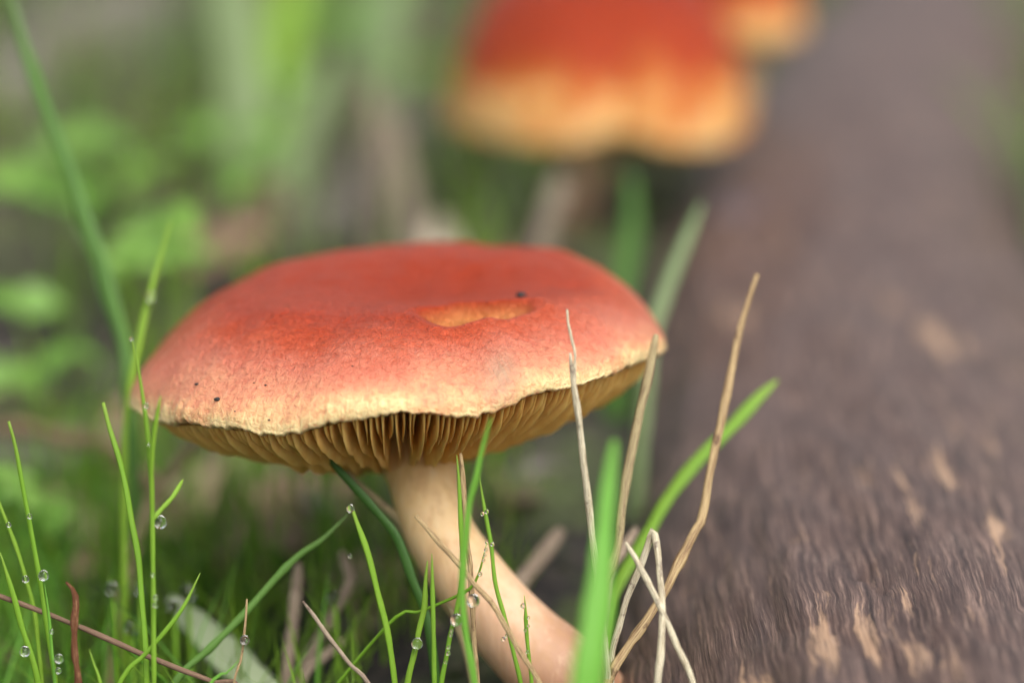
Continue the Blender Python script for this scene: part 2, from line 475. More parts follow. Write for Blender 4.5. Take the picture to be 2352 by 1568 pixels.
# places where the surface has flaked off to tan wood
WORN = [(2088, 1290, 0.14, 0.9), (2100, 1390, 0.22, 0.9), (2130, 1490, 0.35, 0.8), (2010, 1430, 0.25, 0.8), (2210, 1420, 0.2, 0.7), (1900, 1440, 0.25, 0.9),
        (1905, 1330, 0.12, 0.5), (2140, 740, 0.5, 2.2), (2180, 1090, 0.3, 1.4), (1700, 690, 0.5, 2.0), (1990, 1090, 0.2, 1.0), (1750, 1480, 0.3, 0.6), (2290, 1200, 0.3, 1.0)]
def build_log():
    n = len(axis); K = 170
    tang = np.gradient(axis, axis=0); tang /= np.linalg.norm(tang, axis=1)[:, None]
    seg = np.r_[0, np.cumsum(np.linalg.norm(np.diff(axis, axis=0), axis=1))]
    verts = []; lv = []; worn = []
    spots = [(on_plane(x, y, 2.3), a, l) for x, y, a, l in WORN]
    for i in range(n):
        t = tang[i]; lat = np.array([t[1], -t[0], 0.0])
        s = seg[i]
        end = min(1.0, max(0.0, min(s, seg[-1] - s) / 1.2)) ** 0.5
        a_ = (4.8 + 0.25 * math.sin(s * 0.07 + 1) + 0.12 * math.sin(s * 0.31)) * (0.72 + 0.28 * end)
        a_ += 0.9 * sm(55, 100, axis[i][1])
        b_ = (2.95 + 0.2 * math.sin(s * 0.05 + 2.2)) * (0.72 + 0.28 * end)
        for k in range(K):
            an = 2 * math.pi * k / K
            arc = an * 3.7
            q = Vector((math.cos(an) * 2.2, math.sin(an) * 2.2, s * 0.10))
            dsp = mnoise.noise(q) * 0.28 + mnoise.noise(q * 2.3 + Vector((9, 0, 0))) * 0.12
            wob = mnoise.noise(Vector((math.cos(an) * 1.5, math.sin(an) * 1.5, s * 0.5))) * 1.2
            g = mnoise.noise(Vector((math.cos(an) * 7 + wob, math.sin(an) * 7, s * 0.22)))
            dsp += -0.10 * max(0, 1 - abs(g) * 6)
            g2 = mnoise.noise(Vector((math.cos(an) * 16 + wob * 2, math.sin(an) * 16, s * 0.45)))
            dsp += 0.05 * g2
            p = axis[i] + lat * (0.45 + 0.9 * sm(55, 100, axis[i][1]) + math.cos(an) * (a_ + dsp)) + np.array([0, 0, -0.5 + math.sin(an) * (b_ + dsp)])
            # worm hole
            dh = math.hypot((p[0] - HOLE.x) / 0.09, (p[1] - HOLE.y) / 0.32)
            if p[2] > 0.5 and dh < 3: p[2] -= 0.30 * math.exp(-dh * dh)
            verts.append(p); lv.append((arc, s, 0))
            worn.append(max([math.exp(-((p[0] - c.x) / a) ** 2 - ((p[1] - c.y) / l) ** 2) for c, a, l in spots]) if p[2] > 0.3 and 22 < p[1] < 70 else 0.0)
    faces = [(i * K + k, i * K + (k + 1) % K, (i + 1) * K + (k + 1) % K, (i + 1) * K + k) for i in range(n - 1) for k in range(K)]
    faces = [f[::-1] for f in faces]
    faces.append(tuple(range(K))); faces.append(tuple((n - 1) * K + k for k in reversed(range(K))))
    base = (5.95, 33, 0)
    o = new_mesh('fallen_log', verts, faces, M['log'], origin=base, attrs={'lv': np.array(lv), 'worn': worn})
    return tag(o, 'weathered grey brown fallen log, bark gone, half sunk in the ground', 'log')
build_log()

# ------------------------------------------------------------------ the main mushroom
RIM = np.array([300, 925, 340, 950, 380, 966, 430, 962, 470, 968, 520, 976, 580, 982, 640, 988, 700, 978, 760, 962, 830, 950, 900, 940, 930, 936,
                980, 936, 1040, 942, 1100, 942, 1140, 935, 1180, 918, 1220, 897, 1260, 887, 1310, 880, 1360, 862, 1420, 843, 1450, 832, 1480, 820, 1500, 815, 1530, 795]).reshape(-1, 2)
CX, CY, CR, ZC = -1.87, 36.1, 4.36, 4.45
def rim_front(t):
    X, Y, z = CX + CR * math.cos(t), CY + CR * math.sin(t), 4.5
    for _ in range(6):
        d = Y * CP + (H - z) * SP
        y = float(np.interp(1176 + F * X / d, RIM[:, 0], RIM[:, 1]))
        z = H - Y * math.tan(PITCH + math.atan((y - 784) / F))
    return z
ZL, ZR_ = rim_front(-math.pi), rim_front(0)
def rim_z(t):
    t = (t + math.pi) % (2 * math.pi) - math.pi
    if t <= 0: return rim_front(t)
    return ZR_ + (ZL - ZR_) * (1 - math.cos(t)) / 2 - 0.25 * math.sin(t) ** 2

PIT = (99.0, 99.0)
def roll_in(rho):
    """the margin turns down: the last stretch of the profile runs out of radius"""
    if rho < 0.86: return rho / 0.9533
    t = (rho - 0.86) / 0.14
    return (0.86 + 0.14 * (t - t ** 3 / 3)) / 0.9533
def roll_out(r):
    lo, hi = 0.0, 1.0
    for _ in range(22):
        m_ = (lo + hi) / 2
        if roll_in(m_) < r: lo = m_
        else: hi = m_
    return lo
def cap_top(rho, t, zr, jag=0.0):
    rx = roll_in(rho)
    x, y = rx * CR * math.cos(t), rx * CR * math.sin(t)
    ex = 4.2 + 1.4 * math.sin(t)
    z = ZC + (zr - ZC) * rho ** 2 + 1.62 * (1 - rho ** ex)
    z += jag * sm(0.93, 1.0, rho)
    z -= 0.42 * math.exp(-((x - 0.9) ** 2 / 3.2 + (y + 0.25) ** 2 / 1.9))
    z -= 0.10 * math.exp(-((x + 1.2) ** 2 / 3.0 + (y + 0.4) ** 2 / 1.5))
    z += 0.12 * math.exp(-((x - 3.1) ** 2 + (y - 1.7) ** 2) / 1.5)
    z -= 0.10 * math.exp(-((math.hypot(x - 1.3, y - 0.2) - 1.7) / 0.35) ** 2) * max(0.0, math.cos(math.atan2(y - 0.2, x - 1.3) - 0.5))
    z += 0.07 * mnoise.noise(Vector((x * 0.9, y * 0.9, 5))) + 0.03 * mnoise.noise(Vector((x * 2.4, y * 2.4, 9)))
    # torn pit by the centre
    ang = math.atan2((y - PIT[1]) * 0.85, (x - PIT[0]) * 0.72)
    dp = math.hypot((x - PIT[0]) * 0.72, (y - PIT[1]) * 0.85)
    rr = 0.47 * (1 + 0.25 * math.sin(ang * 2 + 1) + 0.25 * mnoise.noise(Vector((math.cos(ang) * 1.5, math.sin(ang) * 1.5, 2))))
    pm = 1 - sm(rr * 0.75, rr * 1.1, dp)
    z -= 0.24 * pm
    z += 0.05 * math.exp(-((dp - rr * 1.25) / 0.12) ** 2)
    return CX + x, CY + y, z, pm

def hit_cap(px, py):
    """where the line of sight through a pixel meets the cap"""
    for i in range(900):
        p = P(px, py, 31.0 + i * 0.012)
        lx, ly = p.x - CX, p.y - CY
        rho = math.hypot(lx, ly) / CR
        if rho < 1:
            t = math.atan2(ly, lx)
            z = cap_top(roll_out(rho), t, rim_z(t))[2]
            if p.z <= z: return Vector((p.x, p.y, z))
    return None
hp = hit_cap(1092, 712)
PIT = (hp.x - CX, hp.y - CY)
hs_ = hit_cap(1150, 858)
STAIN = (hs_.x - CX, hs_.y - CY)

def build_cap(parent):
    NT, NR = 720, 120
    verts = []; rad = []; dirv = []; pit = []; stain = []; faces = []
    th = [math.pi / 2 + 2 * math.pi * i / NT for i in range(NT)]
    zr = []; jg = []
    rw = []
    for t in th:
        c, s = math.cos(t), math.sin(t)
        jag = 0.05 * mnoise.noise(Vector((c * 9, s * 9, 1))) + 0.04 * mnoise.noise(Vector((c * 26, s * 26, 4))) + 0.045 * mnoise.noise(Vector((c * 62, s * 62, 4)))
        zr.append(rim_z(t)); jg.append(jag * 1.2)
        rw.append(1 + 0.012 * mnoise.noise(Vector((c * 5, s * 5, 8))) + jag * 0.10)
    rings = []
    def ring(fn):
        idx = []
        for i, t in enumerate(th):
            p, r, pt, sn = fn(i, t)
            idx.append(len(verts)); verts.append(p); rad.append(r); pit.append(pt); stain.append(sn)
            dirv.append((math.cos(t), math.sin(t), r))
        rings.append(idx)
    for k in range(1, NR + 1):
        rho = (k / NR)
        rho = rho ** 0.8
        def fn(i, t, rho=rho):
            x, y, z, pm = cap_top(rho, t, zr[i], jg[i])
            wr = 1 + (rw[i] - 1) * sm(0.88, 1.0, rho)
            x, y = CX + (x - CX) * wr, CY + (y - CY) * wr
            # the pale margin is broader towards the camera side, the red reaches further out at the back
            r2 = rho + (-0.10 + 0.12 * max(0.0, -math.sin(t))) * (1 - sm(0.93, 1.0, rho))
            if rho > 0.985: r2 = max(r2, rho)
            lx, ly = x - CX, y - CY
            sn = 0.8 * math.exp(-((lx - STAIN[0]) / 0.26) ** 2 - ((ly - STAIN[1]) / 0.40) ** 2)
            return (x, y, z), r2, pm, sn
        ring(fn)
    for (dr, dz) in ((1.003, -0.035), (0.997, -0.075), (0.982, -0.10), (0.965, -0.11)):
        ring(lambda i, t, dr=dr, dz=dz: ((CX + CR * rw[i] * dr * math.cos(t), CY + CR * rw[i] * dr * math.sin(t), zr[i] + jg[i] + dz), 1.0, 0.0, 0.0))
    top = len(verts); verts.append(cap_top(0, 0, ZC)[:3]); rad.append(0); dirv.append((0, 0, 0)); pit.append(0); stain.append(0)
    for i in range(NT): faces.append((top, rings[0][i], rings[0][(i + 1) % NT]))
    for a_, b_ in zip(rings, rings[1:]):
        for i in range(NT):
            j = (i + 1) % NT
            faces.append((a_[i], b_[i], b_[j], a_[j]))
    cap = child('cap', verts, faces, M['cap'], parent, attrs={'rad': rad, 'dirv': np.array(dirv), 'pit': pit, 'stain': stain})
    # underside
    verts = []; faces = []; rings = []
    for k in range(25):
        rho = 0.972 - 0.90 * k / 24
        idx = []
        for i in range(0, NT, 3):
            t = th[i]
            zz = (zr[i] - 0.10) + (4.15 - (zr[i] - 0.10)) * (1 - rho)
            idx.append(len(verts)); verts.append((CX + CR * rw[i] * rho * math.cos(t), CY + CR * rw[i] * rho * math.sin(t), zz))
        rings.append(idx)
    n = len(rings[0])
    for a_, b_ in zip(rings, rings[1:]):
        for i in range(n):
            j = (i + 1) % n
            faces.append((a_[i], b_[i], b_[j], a_[j]))
    faces.append(tuple(rings[-1]))
    child('underside', verts, faces, M['under'], cap)
    # gills: each a thin plate of its own
    N = 264
    for g in range(N):
        t0 = 2 * math.pi * (g + random.uniform(-0.28, 0.28)) / N
        tier = (0, 2, 1, 2)[g % 4]
        r_in = (0.13, 0.42 + random.uniform(-.05, .08), 0.66 + random.uniform(-.06, .06))[tier]
        r_out = random.uniform(0.955, 0.972)
        depth = (1.0, 0.90, 0.74)[tier] * random.uniform(0.9, 1.06)
        nr = (26, 20, 14)[tier]
        ph, wv = random.uniform(0, 6), random.uniform(0.001, 0.004)
        vs = []; fs = []
        zrim = rim_z(t0) - 0.09
        skew = random.uniform(-0.02, 0.02)
        for k in range(nr):
            q = k / (nr - 1)
            rho = r_out + (r_in - r_out) * q
            tt = t0 + wv * math.sin(q * 7 + ph) * (1.2 - rho) * 4 + skew * q
            ztop = zrim + (4.15 - zrim) * (1 - rho) + 0.03
            full = min(1.0, (r_out - rho) / 0.82)
            zlow_full = zrim + (2.85 - zrim) * (full ** 0.54)
            dd = (ztop - zlow_full) * depth
            if tier: dd *= 1 - sm(0.55, 1.0, q) * 0.97
            dd = max(0.02, dd * (1 + 0.10 * mnoise.noise(Vector((g * 3.3, q * 9, 0)))))
            rag = 0.035 * mnoise.noise(Vector((g * 1.7, q * 26, 3)))
            zlow = ztop - dd + rag * min(1, dd * 3)
            c, s = math.cos(tt), math.sin(tt)
            sag = 0.004 * math.sin(q * 5 + ph)
            for zz, w in ((ztop, 0.022), (0.5 * (ztop + zlow), 0.017), (zlow, 0.006)):
                off = sag * (ztop - zz) / max(dd, 0.05)
                for sgn in (-1, 1):
                    x = CX + CR * rho * c - s * (sgn * w + off * 4); y = CY + CR * rho * s + c * (sgn * w + off * 4)
                    vs.append((x, y, zz))
            if k:
                a0, b0 = (k - 1) * 6, k * 6
                fs += [(a0, b0, b0 + 2, a0 + 2), (a0 + 2, b0 + 2, b0 + 4, a0 + 4), (a0 + 4, b0 + 4, b0 + 5, a0 + 5),
                       (a0 + 5, b0 + 5, b0 + 3, a0 + 3), (a0 + 3, b0 + 3, b0 + 1, a0 + 1)]
        fs.append((0, 2, 4, 5, 3, 1)); L = (nr - 1) * 6; fs.append((L + 1, L + 3, L + 5, L + 4, L + 2, L))
        child('gill', vs, fs, M['gill'], cap)
    return cap

def build_stem(parent, pts, radii, n=60, sides=40, mat='stem'):
    ctl = [(*p, r) for p, r in zip(pts, radii)]
    path = catmull(ctl, n)
    hw = path[:, 3]
    v, f, at = sweep(path[:, :3], hw, hw, sides, flat_dir=(0, -1, 0.1))
    v = [Vector(p) + Vector((1, 0.6, 0)).normalized() * 0.03 * mnoise.noise(Vector(p) * 1.1) for p in v]
    return child('stem', v, f, M[mat], parent, attrs=at)

sp = [P(955, 985, 36.9), P(970, 1075, 36.5), P(985, 1160, 36.2), P(1030, 1260, 36.0), P(1110, 1370, 35.9), P(1210, 1480, 35.8), P(1300, 1560, 35.7)]
sp.append(sp[-1] + Vector((0.45, 0.1, -0.7)))
base_m = Vector((sp[-1].x, sp[-1].y, ground_z(sp[-1].x, sp[-1].y)))
mush = empty('mushroom', base_m)
tag(mush, 'large sharp orange red mushroom with pale wavy cap edge and leaning cream stem', 'mushroom')
build_cap(mush)
build_stem(mush, sp, [0.95, 0.62, 0.53, 0.55, 0.60, 0.66, 0.72, 0.74])

# ------------------------------------------------------------------ mushrooms behind
def simple_mushroom(center, R_, hgt, lobes, base, label, stem_r, ex=3.2, mat='cap_far', roll=0.0, gills=90):
    root = empty('mushroom', base); tag(root, label, 'mushroom')
    NT, NR = 160, 44
    vs = []; fs = []; rad = []; dv = []
    def rimr(t):
        r = 1.0; dz = 0.0
        for (ang, wd, dr, dzz) in lobes:
            dd = (t - ang + math.pi) % (2 * math.pi) - math.pi
            g = math.exp(-(dd / wd) ** 2); r += dr * g; dz += dzz * g
        return r, dz + roll * math.cos(t)
    rings = []
    for k in range(1, NR + 5):
        idx = []
        for i in range(NT):
            t = 2 * math.pi * i / NT
            rr, dz = rimr(t)
            if k <= NR:
                rho = k / NR; z = hgt * (1 - rho ** ex) + dz * rho ** 2; q = rho
                fold = 1 + (rr - 1) * rho ** 1.3
                x, y = R_ * rho * fold * math.cos(t), R_ * rho * fold * math.sin(t)
                z += 0.08 * mnoise.noise(Vector((x * 0.8 + base[0], y * 0.8, 2)))
            else:
                j = k - NR
                q = 1.0; f = (1.0, 0.985, 0.95, 0.9)[j - 1]
                x, y, z = R_ * rr * f * math.cos(t), R_ * rr * f * math.sin(t), dz + (-0.06, -0.14, -0.16, -0.12)[j - 1]
            idx.append(len(vs)); vs.append((center[0] + x, center[1] + y, center[2] + z)); rad.append(q); dv.append((math.cos(t), math.sin(t), q))
        rings.append(idx)
    top = len(vs); vs.append((center[0], center[1], center[2] + hgt)); rad.append(0); dv.append((0, 0, 0))
    for i in range(NT): fs.append((top, rings[0][i], rings[0][(i + 1) % NT]))
    for a_, b_ in zip(rings, rings[1:]):
        for i in range(NT): fs.append((a_[i], b_[i], b_[(i + 1) % NT], a_[(i + 1) % NT]))
    fs.append(tuple(reversed(rings[-1])))
    z0 = [0.0] * len(vs)
    cap = child('cap', vs, fs, M[mat], root, attrs={'rad': rad, 'dirv': np.array(dv), 'pit': z0, 'stain': z0})
    for g in range(gills):
        t = 2 * math.pi * (g + random.uniform(-.2, .2)) / gills
        rr, dz = rimr(t); c, s = math.cos(t), math.sin(t)
        v = []; f = []
        for k in range(8):
            q = k / 7; rho = 0.93 - 0.80 * q
            zt = dz * (1 - q) - 0.12; zb = zt - 0.55 * (q ** 0.6) - 0.02
            for zz in (zt, zb):
                for sg in (-1, 1):
                    v.append((center[0] + R_ * rr * rho * c - s * sg * 0.02, center[1] + R_ * rr * rho * s + c * sg * 0.02, center[2] + zz))
            if k:
                a0, b0 = (k - 1) * 4, k * 4
                f += [(a0, b0, b0 + 2, a0 + 2), (a0 + 2, b0 + 2, b0 + 3, a0 + 3), (a0 + 3, b0 + 3, b0 + 1, a0 + 1)]
        f += [(0, 2, 3, 1), (29, 31, 30, 28)]
        child('gill', v, f, M['gill'], cap)
    top_p = Vector(center) + Vector((0, 0, 0.0)); b0 = Vector(base)
    mid = (top_p + b0) / 2 + Vector((0.2, 0, 0))
    build_stem(root, [top_p, top_p * 0.7 + b0 * 0.3 + Vector((0.1, 0, 0)), mid, b0 + Vector((0, 0, -0.3))], [stem_r * 1.2, stem_r, stem_r, stem_r * 1.1], 24, 20)
    return root

cB = P(1372, 262, 66)
bB = Vector((cB.x - 0.9, cB.y - 0.6, 0)); bB.z = ground_z(bB.x, bB.y)
simple_mushroom((cB.x, cB.y, cB.z), 4.35, 4.2, [(-1.45, 0.20, -0.10, 0.30), (-0.75, 0.45, 0.02, -0.25), (-2.1, 0.5, 0.0, -0.05)], bB,
                'orange red mushroom with a notched two lobed cap, behind the sharp mushroom', 0.62, ex=5.5)
cC = P(1705, 62, 72)
bC = Vector((cC.x - 0.6, cC.y, 0)); bC.z = ground_z(bC.x, bC.y)
simple_mushroom((cC.x, cC.y, cC.z), 1.95, 2.9, [(-1.2, 0.4, 0.03, -0.1)], bC,
                'smaller orange mushroom squeezed between the lobed mushroom and the log', 0.42, ex=4.0, gills=60)

# ------------------------------------------------------------------ single blades, straws and stems
def to_ground(pts, splay=0.25):
    """continue a stalk from its last point down into the ground"""
    a_, b_ = pts[-2], pts[-1]
    gz = ground_z(b_.x, b_.y)
    h = b_.z - gz
    if h <= 0.05:
        pts.append(Vector((b_.x, b_.y, gz - 0.15))) if h > -0.1 else None
        return pts
    d = (b_ - a_); d.normalize()
    k = h / max(0.35, -d.z)
    q = b_ + Vector((d.x, d.y, 0)) * k * splay * 1.5
    q.z = ground_z(q.x, q.y) - 0.2
    pts.append((b_ + q) / 2 + Vector((d.x, d.y, 0)) * h * 0.08)
    pts.append(q)
    return pts

def path_px(px, d0, d1):
    n = len(px); seg = [0]
    for a_, b_ in zip(px, px[1:]): seg.append(seg[-1] + math.hypot(a_[0] - b_[0], a_[1] - b_[1]))
    return [P(x, y, d0 + (d1 - d0) * s / seg[-1]) for (x, y), s in zip(px, seg)]

def blade_geo(pts, w_tip, w_mid, thick=0.3, sides=8, n=None, flat=None, fold=0.0, wob=0.0, taper=0.16, nodes=()):
    L = sum((b_ - a_).length for a_, b_ in zip(pts, pts[1:]))
    n = n or int(max(24, min(90, L * 8)))
    path = catmull(pts, n)
    t = np.linspace(0, 1, n)
    hw = w_mid / 2 * np.minimum(1.0, (w_tip / w_mid) + (1 - w_tip / w_mid) * (t / taper) ** 0.7)
    hw = hw * (1 + 0.06 * np.sin(t * 23 + L) + 0.05 * np.sin(t * 57 + L * 3))
    ht = hw * thick
    for q in nodes:
        bmp = 1 + 0.38 * np.exp(-((t - q) * L / 0.10) ** 2)
        hw = hw * bmp; ht = ht * bmp
    if wob:
        for i in range(n):
            path[i] += np.array([mnoise.noise(Vector((i * 0.35, L, k * 5.0))) for k in range(3)]) * wob
    return sweep(path, hw, ht, sides, flat or (random.uniform(-.5, .5), -0.9, random.uniform(-.1, .4)), fold)

def stalk(name, px, d, w, label, cat, mat, group=None, grounded=True, thick=0.35, tip=0.15, parent=None, **kw):
    d0, d1 = d if isinstance(d, tuple) else (d, d)
    pts = path_px(px, d0, d1)
    if grounded: to_ground(pts)
    wc = w * (d0 + d1) / 2 / F
    v, f, at = blade_geo(pts, wc * tip, wc, thick, **kw)
    if parent is not None:
        return child(name, v, f, M[mat], parent, attrs=at)
    o = new_mesh(name, v, f, M[mat], origin=pts[-1] if grounded else pts[-1], attrs=at)
    return tag(o, label, cat, group)

G = 'grass blades standing round the mushroom'
def blade(px, d, w, label, mat='grass', **kw):
    return stalk('grass_shoot', px, d, w, label, 'grass', mat, G, **kw)

# the sprig before the left end of the cap: three leaves from one shoot
sprig_px = [(303, 775), (318, 850), (335, 960), (345, 1060), (349, 1130), (350, 1200), (352, 1350), (353, 1480), (354, 1568)]
pts = to_ground(path_px(sprig_px, 33.2, 33.5))
sprig = empty('grass_sprig', pts[-1]); tag(sprig, 'thin bright green grass sprig with two side leaves, crossing the cap edge', 'grass', G)
stalk('shoot', sprig_px, (33.2, 33.5), 13, None, None, 'grass', parent=sprig, thick=0.6)
stalk('side_leaf', [(369, 908), (355, 990), (349, 1060), (348, 1125), (350, 1200)], (33.0, 33.38), 11, None, None, 'grass', parent=sprig, thick=0.5, grounded=False)
stalk('side_leaf', [(421, 1100), (397, 1140), (368, 1172), (352, 1192)], (33.9, 33.42), 11, None, None, 'grass', parent=sprig, thick=0.5, grounded=False)

blade([(20, 967), (36, 1028), (54, 1127), (72, 1222), (92, 1334), (97, 1366), (112, 1470), (128, 1568)], (33.9, 34.2), 13, 'tall slender green blade rising among shorter ones with dewdrops along it', tip=0.5, thick=0.6)
blade([(102, 1338), (112, 1410), (118, 1480), (126, 1568)], (33.8, 33.9), 9, 'short pale green blade with a dewdrop at its tip, beside the red twig', mat='grass_bright', thick=0.6)
blade([(-14, 1110), (0, 1158), (20, 1210), (41, 1267), (61, 1334), (79, 1402), (88, 1480), (97, 1568)], (34.6, 34.8), 10, 'thin green blade with round beads of dew, crossing under the brown stem', thick=0.6)
blade([(0, 1267), (14, 1312), (32, 1370), (50, 1438), (68, 1492), (88, 1568)], (34.0, 34.2), 14, 'broad short green blade leaning beside the dewy thin one', thick=0.45)
blade([(237, 924), (252, 983), (273, 1050), (288, 1113), (302, 1194), (318, 1280), (325, 1370), (331, 1438), (335, 1500), (337, 1568)], (34.6, 34.4), 14, 'arching green blade that bends towards the side-leaved sprig', tip=0.5, thick=0.5)
blade([(22, -14), (60, 121), (110, 264), (165, 406), (192, 494), (231, 593), (258, 690), (286, 796), (298, 900), (303, 1000)], (41.0, 40.0), 33, 'very tall soft green blade leaning out above the left end of the cap', mat='grass_mid', tip=0.4)
blade([(168, 527), (195, 560), (216, 600), (242, 687), (276, 769), (291, 861), (300, 960)], (41.4, 40.4), 26, 'shorter blurred green blade joined against the very tall leaning one', mat='grass_mid')
blade([(392, 505), (374, 571), (349, 659), (330, 736), (316, 802), (300, 880), (290, 970), (286, 1060)], (37.6, 37.2), 19, 'upright green blade with a clear drop, rising behind the left cap edge', thick=0.5)
blade([(460, 1315), (420, 1395), (370, 1460), (330, 1505), (275, 1568)], (33.9, 33.8), 11, 'short sharp green blade slanting over the brown stem', thick=0.5)
blade([(205, 1490), (218, 1530), (232, 1575)], (33.5, 33.5), 9, 'tiny green blade tip under the brown stem', thick=0.6)
blade([(800, 1180), (740, 1238), (690, 1272), (640, 1320), (560, 1410), (480, 1490), (400, 1570)], (35.4, 34.8), 17, 'long jointed green blade bending low under the cap', mat='grass_mid', thick=0.5, nodes=(0.2, 0.45))
blade([(806, 1160), (820, 1200), (845, 1270), (870, 1370), (890, 1450), (907, 1568)], (33.9, 34.1), 15, 'upright green blade with a dewdrop on its tip, under the gills', thick=0.5, tip=0.45)
blade([(742, 1040), (800, 1102), (870, 1180), (912, 1235), (945, 1325), (975, 1400), (990, 1470)], (35.2, 35.0), 22, 'dark green blade curving out from under the gills towards the stem', mat='grass_deep', thick=0.4, tip=0.5)
blade([(1049, 1044), (1054, 1102), (1057, 1170), (1060, 1240), (1062, 1289), (1059, 1340), (1049, 1402), (1035, 1453), (1025, 1511), (1014, 1568)], (33.85, 33.8), 11, 'slim green blade with a big clear drop, crossing the cream stem', thick=0.6)
blade([(1128, 958), (1107, 1034), (1093, 1102), (1079, 1153), (1069, 1238), (1063, 1310), (1062, 1375), (1071, 1460), (1090, 1568)], (32.3, 32.8), 17, 'green blade that reaches up to the gills before the stem', mat='grass_bright', thick=0.4)
blade([(1100, 1090), (1115, 1180), (1128, 1250), (1138, 1340), (1160, 1420), (1180, 1500), (1196, 1568)], (34.6, 34.4), 10, 'wiry green blade beaded with fine dew, right against the stem', thick=0.7)
blade([(982, 1286), (977, 1340), (975, 1392), (963, 1443), (953, 1494), (936, 1568)], (33.9, 34.0), 14, 'short green blade swollen with a round drop, before the stem', thick=0.6)
blade([(992, 1270), (994, 1374), (996, 1460), (997, 1528), (998, 1568)], (33.8, 33.8), 11, 'straight short green blade beside the drop-swollen one', thick=0.6)
blade([(1118, 1245), (1110, 1279), (1100, 1316), (1085, 1345), (1062, 1362), (1010, 1385), (960, 1405), (900, 1425)], (33.9, 34.4), 8, 'hair thin green blade strung with tiny drops, hooked across the stem', thick=0.8)
blade([(1204, 1366), (1206, 1385), (1207, 1400), (1210, 1460), (1219, 1545), (1221, 1568)], (33.9, 33.9), 9, 'thin green shoot with a pointed bulb tip, before the stem foot', thick=0.7, nodes=(0.13,))
blade([(1412, 1010), (1402, 1085), (1394, 1160), (1386, 1250), (1374, 1400), (1350, 1568)], (29.6, 28.6), 104, 'wide soft bright green blade out of focus before the straws', mat='grass_bright', thick=0.14, taper=0.6, tip=0.12, flat=(0.3, -0.95, 0.1))
blade([(1786, 872), (1740, 915), (1680, 980), (1600, 1060), (1530, 1150), (1480, 1240), (1425, 1330), (1395, 1400), (1385, 1470)], (38.0, 36.8), 30, 'long green blade arching away over the side of the log', mat='grass', thick=0.25, taper=0.1)
blade([(1612, 465), (1572, 560), (1532, 660), (1505, 740), (1490, 830)], (43.5, 42.5), 34, 'soft green blade between the cap and the log', mat='sage', thick=0.3)

SG = 'dry straws and stems in the grass'
def straw(px, d, w, label, mat='straw', **kw):
    kw.setdefault('thick', 0.75); kw.setdefault('tip', 0.5); kw.setdefault('taper', 0.08); kw.setdefault('wob', 0.012)
    kw.setdefault('sides', 10)
    return stalk('dry_straw', px, d, w, label, 'straw', mat, SG, **kw)

# split straw: two blades from one foot
spx = [(1310, 810), (1318, 880), (1332, 980), (1340, 1060), (1352, 1160), (1365, 1280), (1380, 1400), (1392, 1500)]
pts = to_ground(path_px(spx, 33.4, 33.9))
ss = empty('dry_straw', pts[-1]); tag(ss, 'bleached straw with a split tip standing before the right cap edge', 'straw', SG)
stalk('stalk', spx, (33.4, 33.9), 17, None, None, 'straw_pale', parent=ss, thick=0.5, tip=0.3, wob=0.01, taper=0.12)
stalk('split_tip', [(1302, 710), (1306, 745), (1315, 785), (1321, 812), (1320, 860), (1326, 930), (1331, 980)], (33.5, 33.45), 7, None, None, 'straw_pale', parent=ss, thick=0.7, tip=0.6, wob=0.01, grounded=False)
straw([(1508, 768), (1490, 860), (1465, 970), (1440, 1090), (1426, 1180), (1415, 1265), (1384, 1345), (1376, 1440), (1388, 1568)], (35.3, 34.8), 22, 'grey tan straw with a bent joint, leaning against the right cap edge', 'straw_grey', nodes=(0.55,))
straw([(1740, 630), (1702, 745), (1690, 800), (1660, 950), (1635, 1060), (1612, 1190), (1600, 1215), (1560, 1290), (1527, 1358), (1480, 1430), (1440, 1490), (1400, 1555)], (36.2, 34.0), 20, 'long golden straw with a kinked knee, reaching up before the log', nodes=(0.56, 0.71), taper=0.25)
pp = path_px([(1510, 1575), (1518, 1490), (1521, 1420), (1519, 1360), (1513, 1290), (1506, 1240), (1501, 1222)], 33.2, 33.7)
pp = list(reversed(to_ground(pp[:1][::-1] + [])) ) if False else pp
low = pp[0]; pp = [Vector((low.x - 0.1, low.y - 0.1, ground_z(low.x, low.y) - 0.2))] + pp
q2 = path_px([(1496, 1226), (1475, 1290), (1442, 1368), (1421, 1440), (1406, 1500), (1402, 1568)], 33.75, 34.2)
v, f, at = blade_geo(to_ground(pp + q2), 0.10, 0.105, 0.6, n=90, sides=10, wob=0.008, nodes=(0.86,))
tag(new_mesh('dry_straw', v, f, M['straw_pale'], origin=pp[0], attrs=at), 'pale straw folded sharply into a peak before the log', 'straw', SG)
straw([(1437, 1245), (1470, 1300), (1510, 1380), (1550, 1470), (1592, 1570)], (33.55, 33.3), 15, 'pale greenish straw slanting across the folded one', 'straw_pale')
straw([(955, 1183), (1000, 1235), (1050, 1290), (1090, 1340), (1140, 1400), (1185, 1480), (1240, 1570)], (33.7, 33.5), 13, 'brown straw lying slantwise across the cream stem', 'straw', tip=0.7)
straw([(1058, 1040), (1065, 1120), (1072, 1230), (1080, 1310), (1086, 1400), (1090, 1480), (1096, 1568)], (34.1, 34.2), 13, 'upright tan straw with brown flecks, standing right before the stem', 'straw', nodes=(0.45,))
straw([(695, 1380), (740, 1440), (800, 1520), (848, 1570)], (34.0, 33.9), 11, 'short pinkish straw leaning under the cap', 'straw_pink')
pts_b = path_px([(-40, 1352), (0, 1368), (100, 1405), (200, 1445), (300, 1490), (400, 1530), (490, 1565), (560, 1592)], 34.2, 34.2)
pts_b.append(Vector((pts_b[-1].x + 0.4, pts_b[-1].y, ground_z(pts_b[-1].x + 0.4, pts_b[-1].y) - 0.1)))
